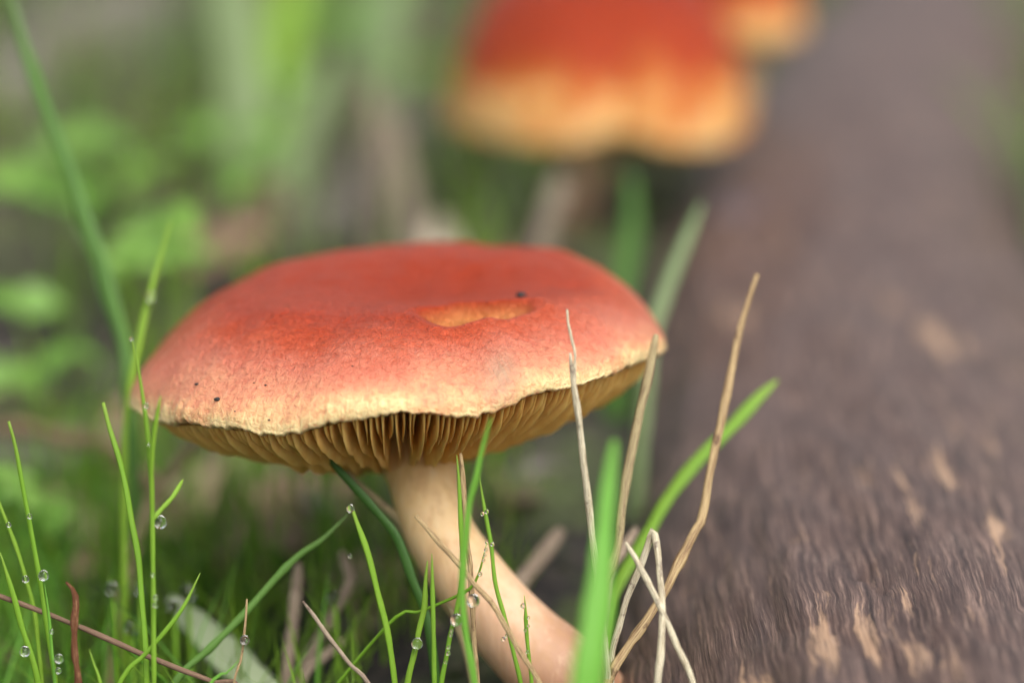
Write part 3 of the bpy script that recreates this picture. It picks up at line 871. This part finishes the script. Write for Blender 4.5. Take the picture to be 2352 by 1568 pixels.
pts_b.insert(0, pts_b[0] + Vector((-0.8, 0.2, 0.2))); pts_b.insert(0, Vector((pts_b[0].x - 1.5, pts_b[0].y, ground_z(pts_b[0].x - 1.5, pts_b[0].y) - 0.1)))
v, f, at = blade_geo(pts_b, 0.07, 0.085, 0.95, n=90, sides=10, wob=0.008, taper=0.02)
tag(new_mesh('dry_straw', v, f, M['straw_brown'], origin=pts_b[-1], attrs=at), 'long smooth brown stem lying slantwise through the grass', 'straw', SG)
o = straw([(155, 1333), (166, 1345), (174, 1385), (172, 1440), (175, 1500), (178, 1570)], (33.75, 33.75), 14, 'knobbly red brown twig standing upright across the brown stem', 'twig', wob=0.035, nodes=(0.06, 0.13, 0.25, 0.34, 0.46, 0.58), tip=0.4)
o.name = 'twig'; o['category'] = 'twig'
straw([(567, 1375), (564, 1420), (560, 1470), (553, 1515), (537, 1568)], (34.0, 34.0), 6, 'thread thin brown stalk with one drop on it', 'straw', tip=0.7)
blade([(548, 1516), (520, 1545), (480, 1575)], (33.5, 33.4), 9, 'small yellow green blade stub touching the thread thin stalk', mat='grass_bright')
straw([(686, 1292), (678, 1380), (668, 1470), (660, 1550)], (37.6, 37.4), 27, 'upright blurred tan straw under the cap', 'straw_pink', thick=0.4)
straw([(782, 1262), (803, 1335), (770, 1400), (725, 1480), (700, 1530)], (38.2, 37.8), 24, 'kinked blurred tan straw under the cap', 'straw_pink', thick=0.4)
straw([(792, 1468), (750, 1500), (700, 1545)], (37.5, 37.2), 24, 'short blurred tan straw piece low under the cap', 'straw_pink', thick=0.4)
straw([(1290, 1215), (1245, 1275), (1195, 1340)], (39.3, 38.6), 38, 'blurred pinkish straw end behind the cream stem', 'straw_pink', thick=0.4)
straw([(1462, 1212), (1430, 1262), (1400, 1310), (1385, 1400)], (37.2, 36.6), 22, 'blurred rosy straw behind the long arching blade', 'straw_pink', thick=0.5)
straw([(690, 1020), (790, 1085), (880, 1160), (925, 1205), (955, 1270), (1000, 1330), (1040, 1400)], (36.6, 35.6), 20, 'tan straw kinked behind the dark curving blade', 'straw_grey', thick=0.5, nodes=(0.5,))
straw([(470, 985), (420, 1050), (370, 1110), (330, 1190)], (41.0, 40.0), 26, 'blurred olive straw leaning out from below the left cap end', 'straw_grey', thick=0.5)
straw([(-20, 985), (60, 985), (150, 1010), (260, 1030)], (46.0, 45.0), 40, 'blurred brown straw lying flat behind the tall slender blades', 'straw_brown', thick=0.6)
straw([(1250, 395), (1290, 400), (1270, 480), (1245, 560)][1:], (54.5, 54.0), 55, 'pale blurred straw leaning before the lobed mushroom stem', 'straw_dim', thick=0.5)
straw([(900, 260), (915, 340), (935, 450), (950, 560)], (62, 60), 50, 'blurred dry brown straw behind the cap', 'straw_dim', thick=0.4)
straw([(840, 180), (870, 300), (880, 420), (870, 520)], (66, 63), 40, 'blurred thin grey straw standing behind the cap', 'straw_dim', thick=0.4)

# ------------------------------------------------------------------ leaves
def leaf_geo(base, direction, up, L, W, curl=0.2, cup=0.15, n=12, m=6, point=0.7, thick=0.02):
    d = Vector(direction).normalized(); u = Vector(up); u = (u - d * u.dot(d)).normalized(); s = d.cross(u)
    top = []; al = []; ac = []
    for i in range(n + 1):
        t = i / n
        w = W / 2 * (math.sin(math.pi * min(1, t * 0.97 + 0.03) ** point) ** 0.8 + 0.02)
        c = Vector(base) + d * (L * t) - u * (curl * L * t * t)
        for j in range(-m, m + 1):
            k = j / m
            p = c + s * (w * k) + u * (cup * W * (abs(k) ** 1.5) + 0.02 * W * mnoise.noise(Vector((t * 5, k * 3, L * 7))))
            top.append(p); al.append(1 - t); ac.append(k)
    R_ = 2 * m + 1; N = len(top)
    bot = [p - u * thick for p in top]
    fs = []
    for i in range(n):
        for j in range(R_ - 1):
            q = (i * R_ + j, i * R_ + j + 1, (i + 1) * R_ + j + 1, (i + 1) * R_ + j)
            fs.append(q); fs.append(tuple(N + x for x in reversed(q)))
    edge = [j for j in range(R_)] + [(i + 1) * R_ - 1 for i in range(1, n + 1)] + [n * R_ + j for j in range(R_ - 2, -1, -1)] + [i * R_ for i in range(n - 1, 0, -1)]
    for a_, b_ in zip(edge, edge[1:] + edge[:1]): fs.append((a_, N + a_, N + b_, b_))
    return top + bot, fs, {'along': al + al, 'across': ac + ac}

def dead_leaf(px, py, dz, L, W, ang, mat, label, tilt=0.15, curl=0.1):
    c = on_plane(px, py, dz)
    c.z = max(c.z, ground_z(c.x, c.y) + 0.06)
    dr = Vector((math.cos(ang), math.sin(ang), tilt))
    v, f, at = leaf_geo(c - dr * L / 2, dr, (0.1, -0.3, 1), L, W, curl, 0.12, thick=0.03)
    v = [Vector((p.x, p.y, max(p.z, ground_z(p.x, p.y) + 0.01))) for p in v]
    return tag(new_mesh('fallen_leaf', v, f, M[mat], origin=c, attrs=at), label, 'leaf', 'dead leaves on the ground')

dead_leaf(700, 1130, -0.6, 2.6, 1.2, 0.3, 'leaf_pink', 'pinkish brown dead leaf on the ground under the cap')
dead_leaf(640, 1235, -0.9, 2.6, 1.6, -0.4, 'leaf_brown', 'dark brown dead leaf below the pinkish one')
dead_leaf(120, 1030, -1.0, 4.0, 1.6, 0.1, 'leaf_grey', 'grey brown dead leaf behind the tall slender blade')
dead_leaf(290, 960, -0.8, 2.2, 1.4, 1.2, 'leaf_pink', 'upturned pink dead leaf below the left end of the cap', tilt=0.9)
dead_leaf(590, 470, 0.3, 3.6, 2.4, 1.0, 'leaf_brown', 'reddish brown dead leaf behind the left part of the cap', tilt=0.6)
dead_leaf(520, 560, 0.2, 3.0, 1.6, 0.4, 'leaf_pink', 'small rosy dead leaf just behind the cap', tilt=0.4)
dead_leaf(1010, 500, 0.8, 2.6, 1.25, 1.6, 'leaf_cream', 'upright cream coloured dead leaf behind the top of the cap', tilt=1.6)
dead_leaf(270, 40, 0.3, 9.0, 6.0, 0.7, 'leaf_grey', 'large grey brown dead leaf far behind in the grass', tilt=0.5)
dead_leaf(40, 190, 0.2, 6.0, 4.0, 1.1, 'leaf_grey', 'curled grey dead leaf beside the leafy weed', tilt=0.7)
dead_leaf(820, 430, 0.2, 4.0, 2.2, 1.4, 'leaf_grey', 'standing grey dead leaf behind the cap crown', tilt=1.0)
dead_leaf(620, 480, -0.1, 2.4, 1.2, 2.0, 'leaf_pink', 'slim pink dead leaf leaning on the reddish brown one', tilt=0.9)

dead_leaf(440, 1130, -0.9, 2.4, 1.3, 0.9, 'leaf_tan', 'tan dead leaf below the left part of the cap', tilt=0.5)
dead_leaf(150, 1180, -1.2, 2.6, 1.3, 2.4, 'leaf_tan', 'tan dead leaf behind the arching blade', tilt=0.4)
dead_leaf(860, 1310, -0.4, 1.8, 0.9, 0.2, 'leaf_tan', 'small tan dead leaf before the stem', tilt=0.2)
dead_leaf(560, 1030, -0.6, 2.6, 1.2, 2.0, 'leaf_olive', 'olive dead leaf in the shade of the cap', tilt=0.5)

def wide_leaf(px, d, w, label, mat, thick=0.08, **kw):
    return stalk('broadleaf_shoot', px, d, w, label, 'leaf', mat, 'broad soft leaves in the grass', thick=thick, tip=0.25, taper=0.35, **kw)
wide_leaf([(390, 1370), (450, 1430), (520, 1500), (600, 1580)], (38.2, 37.2), 92, 'broad pale green leaf lying low in the grass', 'pale_leaf', flat=(0.2, -0.5, 0.85))
wide_leaf([(500, -220), (520, -60), (545, 100), (560, 240), (575, 380)], (76, 72), 120, 'broad pale sage leaf rising far behind the cap', 'sage')
wide_leaf([(690, -150), (660, 20), (640, 160), (625, 330)], (84, 80), 90, 'broad fresh green leaf standing behind the sage one', 'grass')
wide_leaf([(760, 120), (720, 250), (690, 340), (670, 430)], (72, 69), 70, 'drooping olive green leaf between the sage leaf and the cap', 'sage')
wide_leaf([(905, -120), (880, 20), (860, 140), (850, 260)], (90, 86), 120, 'wide grey green leaf far behind the lobed mushroom', 'sage')
wide_leaf([(1450, 400), (1455, 500), (1440, 600), (1430, 690)], (52, 50), 60, 'dark green leaf standing between the two mushrooms', 'grass_deep')
wide_leaf([(1120, 380), (1110, 460), (1120, 560)], (66, 64), 60, 'soft green leaf behind the cream dead leaf', 'grass')

def weed(px, py, d, label, n=3, size=1.6, turn=0.0):
    top = P(px, py, d)
    base = Vector((top.x + 0.3, top.y + 0.3, 0)); base.z = ground_z(base.x, base.y) - 0.1
    if top.z < base.z + 0.6: top.z = base.z + 0.6
    root = empty('leafy_weed', base); tag(root, label, 'weed', 'leafy weeds in the grass')
    for k in range(n):
        an = turn + 2 * math.pi * k / n + random.uniform(-.5, .5)
        rr = size * random.uniform(0.2, 0.9)
        lp = top + Vector((math.cos(an) * rr, math.sin(an) * rr, random.uniform(-0.9, 0.5) * size * 0.7))
        lp.z = max(lp.z, base.z + 0.5)
        v, f, at = blade_geo([lp, (lp * 0.6 + base * 0.4) + Vector((0.1, 0, 0.2)), base + Vector((0, 0, -0.05))], 0.06, 0.09, 0.9, sides=6, n=10)
        child('stalk', v, f, M['grass'], root, attrs=at)
        for q in range(3):
            a2 = an + (q - 1) * 1.9
            dr = Vector((math.cos(a2), math.sin(a2), random.uniform(-0.5, 0.4)))
            L_ = size * random.uniform(.5, .85)
            v, f, at = leaf_geo(lp, dr, (random.uniform(-.4, .4), random.uniform(-1.0, 0.1), 1), L_, L_ * 0.8, 0.2, 0.12, n=8, m=3, point=0.75)
            child('leaf', v, f, M['weed'], root, attrs=at)
weed(215, 300, 60, 'bright yellow green leafy weed behind the very tall leaning blade', 4, 1.9, 0.3)
weed(110, 390, 57, 'fresh green weed low beside the yellow green one', 3, 1.6, 1.0)
weed(345, 500, 51, 'bright green weed just behind the left cap edge blade', 4, 1.5, 0.2)
weed(300, 590, 50, 'small deep green weed tuft under the bright green one', 3, 1.0, 2.0)
weed(560, 330, 66, 'pale green weed below the broad sage leaf', 3, 1.6, 0.8)
weed(730, 60, 92, 'tall green weed far behind the cap', 4, 2.6, 0.5)
weed(930, 90, 95, 'grey green weed beside the lobed mushroom', 3, 2.4, 1.5)
weed(640, 200, 78, 'green weed leaning by the fresh green leaf', 3, 2.0, 2.4)
weed(60, 760, 50, 'yellowish weed low behind the slender blades', 3, 1.3, 2.2)
weed(20, 1150, 42, 'pale green weed behind the dewy thin blade', 3, 1.2, 0.4)

# thin blades that carry the drops behind the front row
for (x, y, d, lab) in ((257, 1352, 37.1, 'thin soft blade under the bright drop behind the arching blade'), (320, 1356, 36.9, 'thin soft blade under the drop right behind the arching blade'),
                       (430, 1362, 37.4, 'thin soft blade under the large glowing drop'), (398, 1393, 37.1, 'thin soft blade under the faint drop beside the glowing one'),
                       (300, 1440, 36.9, 'thin soft blade under the drop between arching blade and sprig'), (767, 1372, 37.1, 'thin soft blade under the faint drop below the cap')):
    blade([(x - 6, y - 26), (x, y), (x + 5, y + 60), (x + 7, y + 120)], (d, d), 11, lab, thick=0.6)

# ------------------------------------------------------------------ specks of soil on the cap
def speck(px, py, r, label, dguess):
    best = hit_cap(px, py)
    if best is None: return
    bm = bmesh.new(); bmesh.ops.create_icosphere(bm, subdivisions=2, radius=1)
    vs = [v.co.copy() for v in bm.verts]; fs = [tuple(x.index for x in f.verts) for f in bm.faces]; bm.free()
    rc = r * 34 / F
    vs = [best + Vector((v.x * 1.35, v.y, v.z * 0.8 + 0.45)) * rc * (1 + 0.25 * mnoise.noise(v * 1.7 + best)) for v in vs]
    tag(new_mesh('soil_speck', vs, fs, M['speck'], origin=best), label, 'soil speck', 'specks of soil on the cap')
speck(1197, 682, 10, 'black soil crumb beside the torn pit on top of the cap', 37)
speck(499, 919, 6, 'black soil speck near the pale edge of the cap', 34)
speck(452, 884, 4, 'small grey brown speck above the black one near the cap edge', 34)
for (x, y, r) in ((610, 885, 2.3), (540, 946, 2), (618, 968, 2.2), (583, 880, 1.6), (810, 842, 1.8)):
    speck(x, y, r, 'tiny dark fleck scattered on the pale band of the cap', 34)

# ------------------------------------------------------------------ dewdrops
DG = 'dewdrops on the grass'
bm = bmesh.new(); bmesh.ops.create_icosphere(bm, subdivisions=3, radius=1)
DV = [v.co.copy() for v in bm.verts]; DF = [tuple(x.index for x in f.verts) for f in bm.faces]; bm.free()
dv_ = [(v.x, v.y, v.z * (1.22 if v.z > 0 else 1.0)) for v in DV]
dew_me = None
def dew(px, py, d, r, label):
    global dew_me
    c = P(px, py, d)
    rc = r * d / F
    if dew_me is None:
        o = new_mesh('dewdrop', dv_, DF, M['dew']); dew_me = o.data
    else:
        o = bpy.data.objects.new('dewdrop', dew_me); col.objects.link(o)
    o.location = c * S
    k = rc; o.scale = (k, k, k)
    return tag(o, label, 'dewdrop', DG)
for a_ in [
    (100, 1322, 33.75, 12, 'large clear dewdrop resting at the tip of the short pale blade'),
    (57, 1496, 33.85, 12, 'clear dewdrop hanging low on the broad short blade'),
    (135, 1513, 33.65, 11, 'clear dewdrop on the side of the short pale blade by the twig'),
    (134, 1540, 33.65, 7, 'small dewdrop just under the one by the twig'),
    (119, 1450, 33.65, 5, 'small bead of dew high on the short pale blade'),
    (368, 1200, 33.7, 15, 'large dewdrop in the fork of the side-leaved sprig'),
    (1048, 1424, 33.6, 14, 'big clear dewdrop on the slim blade before the cream stem'),
    (958, 1478, 33.8, 13, 'round dewdrop swelling on the short blade before the stem'),
    (1087, 1380, 33.4, 15, 'bright dewdrop caught between the straws before the stem'),
    (562, 1470, 33.9, 11, 'round dewdrop on the thread thin brown stalk'),
    (805, 1168, 33.7, 9, 'dewdrop on the tip of the blade under the gills'),
    (804, 1277, 33.8, 5, 'small dewdrop halfway up the blade under the gills'),
    (347, 684, 37.3, 11, 'clear drop on the blade behind the left cap edge'),
    (302, 778, 33.0, 4, 'tiny drop on the tip of the side-leaved sprig'),
    (336, 932, 33.0, 6, 'long drop on the sprig where it crosses the cap edge'),
    (1201, 1391, 33.75, 6, 'dark drop beside the bulb tip of the thin shoot'),
    (20, 1205, 34.4, 6, 'bead of dew near the top of the thin blade with round beads'),
    (59, 1330, 34.4, 8, 'bead of dew low on the thin blade with round beads'),
    (68, 1186, 33.8, 6, 'bead of dew halfway up the tall slender blade'),
    (257, 1352, 37.0, 14, 'bright blurred dewdrop among the grass behind the arching blade'),
    (320, 1356, 36.8, 12, 'bright blurred dewdrop right behind the arching blade'),
    (430, 1362, 37.3, 19, 'large glowing blurred dewdrop above the broad pale leaf'),
    (398, 1393, 37.0, 15, 'faint blurred dewdrop beside the large glowing one'),
    (300, 1440, 36.8, 17, 'soft blurred dewdrop low between the arching blade and the sprig'),
    (767, 1372, 37.0, 15, 'faint round blurred dewdrop under the cap'),
]:
    dew(*a_)
for (x, y, d, r) in ((1108, 1180, 34.4, 5), (1118, 1175, 34.4, 5), (1131, 1250, 34.3, 5), (1118, 1246, 34.2, 4), (1156, 1467, 34.2, 5), (1163, 1460, 34.2, 4)):
    dew(x, y, d, r, 'tiny dewdrop on the wiry beaded blade against the stem')
for (x, y, r) in ((1116, 1262, 4.5), (1114, 1275, 4), (1111, 1286, 4), (1103, 1318, 5)):
    dew(x, y, 33.7, r, 'tiny dewdrop strung on the hair thin hooked blade')
for (x, y, r) in ((1038, 1448, 4), (1036, 1458, 4), (1031, 1486, 4.5), (1030, 1500, 5), (1024, 1520, 4)):
    dew(x, y, 33.65, r, 'tiny dewdrop below the big clear drop on the slim blade')
for (x, y, r) in ((1214, 1418, 3.5), (1214, 1437, 3.5), (1206, 1447, 4), (1211, 1497, 4)):
    dew(x, y, 33.8, r, 'tiny dewdrop on the stalk of the bulb tipped shoot')
for (x, y, r) in ((350, 1320, 5), (357, 1372, 6), (356, 1390, 6), (341, 1022, 4)):
    dew(x, y, 33.2, r, 'small dewdrop along the shoot of the side-leaved sprig')

# ------------------------------------------------------------------ what nobody could count: grass, straw bits, soil crumbs
def visible_clear(p_top, d_min):
    x, y, d = proj(p_top)
    return d > d_min

def grass_mass(name, count, mat, label, cat, hmin, hmax, wmin, wmax, region, lean=0.5, test=None):
    V = []; Fc = []; AL = []; AC = []
    made = tries = 0
    while made < count and tries < count * 6:
        tries += 1
        x, y = region()
        if log_edge(x, y) < 4.6: continue
        h = random.uniform(hmin, hmax); 
        an = random.uniform(0, 2 * math.pi); ln = random.uniform(0, lean) * h
        gz = ground_z(x, y)
        tip = Vector((x + math.cos(an) * ln, y + math.sin(an) * ln, gz + h))
        if test and not test(x, y, tip): continue
        w = random.uniform(wmin, wmax) / 2
        sa = random.uniform(0, math.pi); sx, sy = math.cos(sa) * w, math.sin(sa) * w
        b0 = len(V); R_ = 5
        for i in range(R_):
            t = i / (R_ - 1)
            cx, cy, cz = x + math.cos(an) * ln * t * t, y + math.sin(an) * ln * t * t, gz - 0.1 + (h + 0.1) * (t - 0.18 * t * t * (ln / h))
            k = (1 - t) ** 0.6 + 0.06
            V += [(cx - sx * k, cy - sy * k, cz), (cx + sx * k, cy + sy * k, cz), (cx - sy * 0.4 * k, cy + sx * 0.4 * k, cz)]
            AL += [1 - t] * 3; AC += [-1, 1, 0]
            if i:
                a_, b_ = b0 + (i - 1) * 3, b0 + i * 3
                Fc += [(a_, a_ + 1, b_ + 1, b_), (a_ + 1, a_ + 2, b_ + 2, b_ + 1), (a_ + 2, a_, b_, b_ + 2)]
        made += 1
    o = new_mesh(name, V, Fc, M[mat], attrs={'along': AL, 'across': AC})
    return tag(o, label, cat, kind='stuff')

def ok_near(x, y, tip):
    px, py, d = proj(tip)
    bx, by, bd = proj((x, y, ground_z(x, y)))
    if math.hypot(x - base_m.x, y - base_m.y) < 1.0: return False
    if 0.4 < x and 34 < y < 58: return False                              # bare dark soil beside the log
    if y < 27: return tip.z < 3.0
    if 298 < px < 1560 and py < 1090 and d < 43 : return False           # keeps the cap's face clear
    if d < 35.2: return py > 1480 or (px < 480 and py > 1330)
    if math.hypot(x - CX, y - CY) < CR + 0.3 and tip.z > 2.6: return False
    return True

def reg(x0, x1, y0, y1):
    return lambda: (random.uniform(x0, x1), random.uniform(y0, y1))
def patchy(x0, x1, y0, y1, seed, thr):
    def f():
        for _ in range(30):
            x, y = random.uniform(x0, x1), random.uniform(y0, y1)
            if mnoise.noise(Vector((x * 0.13, y * 0.13, seed))) > thr: return x, y
        return x, y
    return f
grass_mass('grass', 620, 'grass', 'fine green grass covering the ground round the mushroom', 'grass', 1.0, 3.4, 0.04, 0.09, patchy(-16, 4, 30, 48, 2.2, 0.05), 0.9, ok_near)
grass_mass('grass', 260, 'grass_bright', 'bright fine grass standing in the hollow left of the mushroom', 'grass', 1.8, 4.2, 0.06, 0.13, patchy(-11, -2, 33, 44, 3.2, 0.0), 0.7, ok_near)
grass_mass('grass', 110, 'grass_deep', 'dark green grass low on the ground round the mushroom', 'grass', 0.8, 2.6, 0.06, 0.14, patchy(-16, 4, 32, 52, 5.2, 0.1), 0.9, ok_near)
grass_mass('grass', 170, 'grass', 'yellow green grass behind the slender dewy blades', 'grass', 2.0, 4.6, 0.07, 0.16, reg(-9, -2.5, 36, 46), 0.6, ok_near)
grass_mass('grass', 800, 'grass', 'green grass behind the mushrooms', 'grass', 2.0, 6.0, 0.12, 0.3, patchy(-40, 26, 50, 140, 8.8, 0.12), 0.9, ok_near)
grass_mass('grass', 800, 'sage', 'pale grass behind the mushrooms', 'grass', 2.0, 7.0, 0.15, 0.4, patchy(-40, 26, 55, 140, 4.1, 0.1), 0.9, ok_near)
grass_mass('grass', 2600, 'grass', 'short green grass on the camera side', 'grass', 0.8, 2.6, 0.06, 0.12, patchy(-30, 25, -15, 27, 6.1, -0.1), 0.8, ok_near)
grass_mass('grass', 5000, 'grass', 'green grass farther off', 'grass', 3, 9, 0.25, 0.6, patchy(-150, 150, 120, 380, 1.1, -0.05), 0.8)
grass_mass('dry_straw_bits', 420, 'straw_pink', 'dry straw bits lying in the grass', 'straw', 0.5, 2.2, 0.08, 0.2, reg(-25, 14, 36, 110), 2.2, ok_near)
grass_mass('dead_grass', 700, 'straw_dim', 'dead tan grass standing behind the mushrooms', 'grass', 1.5, 5.0, 0.12, 0.3, patchy(-40, 20, 48, 140, 9.4, 0.0), 1.3, ok_near)

grass_mass('dead_grass', 240, 'straw_grey', 'flattened tan dead grass in the hollow beside the mushroom', 'grass', 0.3, 1.3, 0.10, 0.22, reg(-12, 0, 36.5, 50), 2.6, ok_near)

def litter(count, mat, label):
    V = []; Fc = []; AL = []; AC = []
    for _ in range(count):
        x, y = random.uniform(-26, 14), random.uniform(36, 130)
        if log_edge(x, y) < 5.2: continue
        if math.hypot(x - base_m.x, y - base_m.y) < 2: continue
        k = 0.6 + (y - 36) / 60
        L = random.uniform(0.9, 2.2) * k; an = random.uniform(0, 6.28)
        dr = Vector((math.cos(an), math.sin(an), random.uniform(-0.1, 0.5)))
        v, f, at = leaf_geo((x, y, ground_z(x, y) + 0.08), dr, (random.uniform(-.5, .5), random.uniform(-.6, .2), 1), L, L * random.uniform(.35, .65), random.uniform(-.1, .4), random.uniform(-.15, .2), n=6, m=2)
        b0 = len(V); V += v; Fc += [tuple(b0 + q for q in t) for t in f]; AL += at['along']; AC += at['across']
    tag(new_mesh('leaf_litter', V, Fc, M[mat], attrs={'along': AL, 'across': AC}), label, 'leaf litter', kind='stuff')
litter(170, 'leaf_brown', 'dark brown leaf litter on the ground')
litter(130, 'leaf_grey', 'grey leaf litter on the ground')
litter(60, 'leaf_pink', 'rosy brown leaf litter on the ground')

def crumbs(count):
    V = []; Fc = []
    bm = bmesh.new(); bmesh.ops.create_icosphere(bm, subdivisions=1, radius=1)
    iv = [v.co.copy() for v in bm.verts]; fi = [tuple(x.index for x in f.verts) for f in bm.faces]; bm.free()
    for _ in range(count):
        x, y = random.uniform(-22, 10), random.uniform(30, 80)
        if log_edge(x, y) < 4.2: continue
        r = random.choice([0.06, 0.08, 0.1, 0.14, 0.22])
        z = ground_z(x, y); b0 = len(V)
        sx, sy, sz = (random.uniform(.7, 1.5) for _ in range(3))
        for v in iv:
            n = 1 + 0.4 * mnoise.noise(v * 1.4 + Vector((x, y, 0)))
            V.append((x + v.x * r * sx * n, y + v.y * r * sy * n, z + v.z * r * 0.7 * sz * n))
        Fc += [tuple(b0 + i for i in f) for f in fi]
    return tag(new_mesh('soil_crumbs', V, Fc, M['soil']), 'loose dark soil crumbs on the ground', 'soil', kind='stuff')
crumbs(1800)
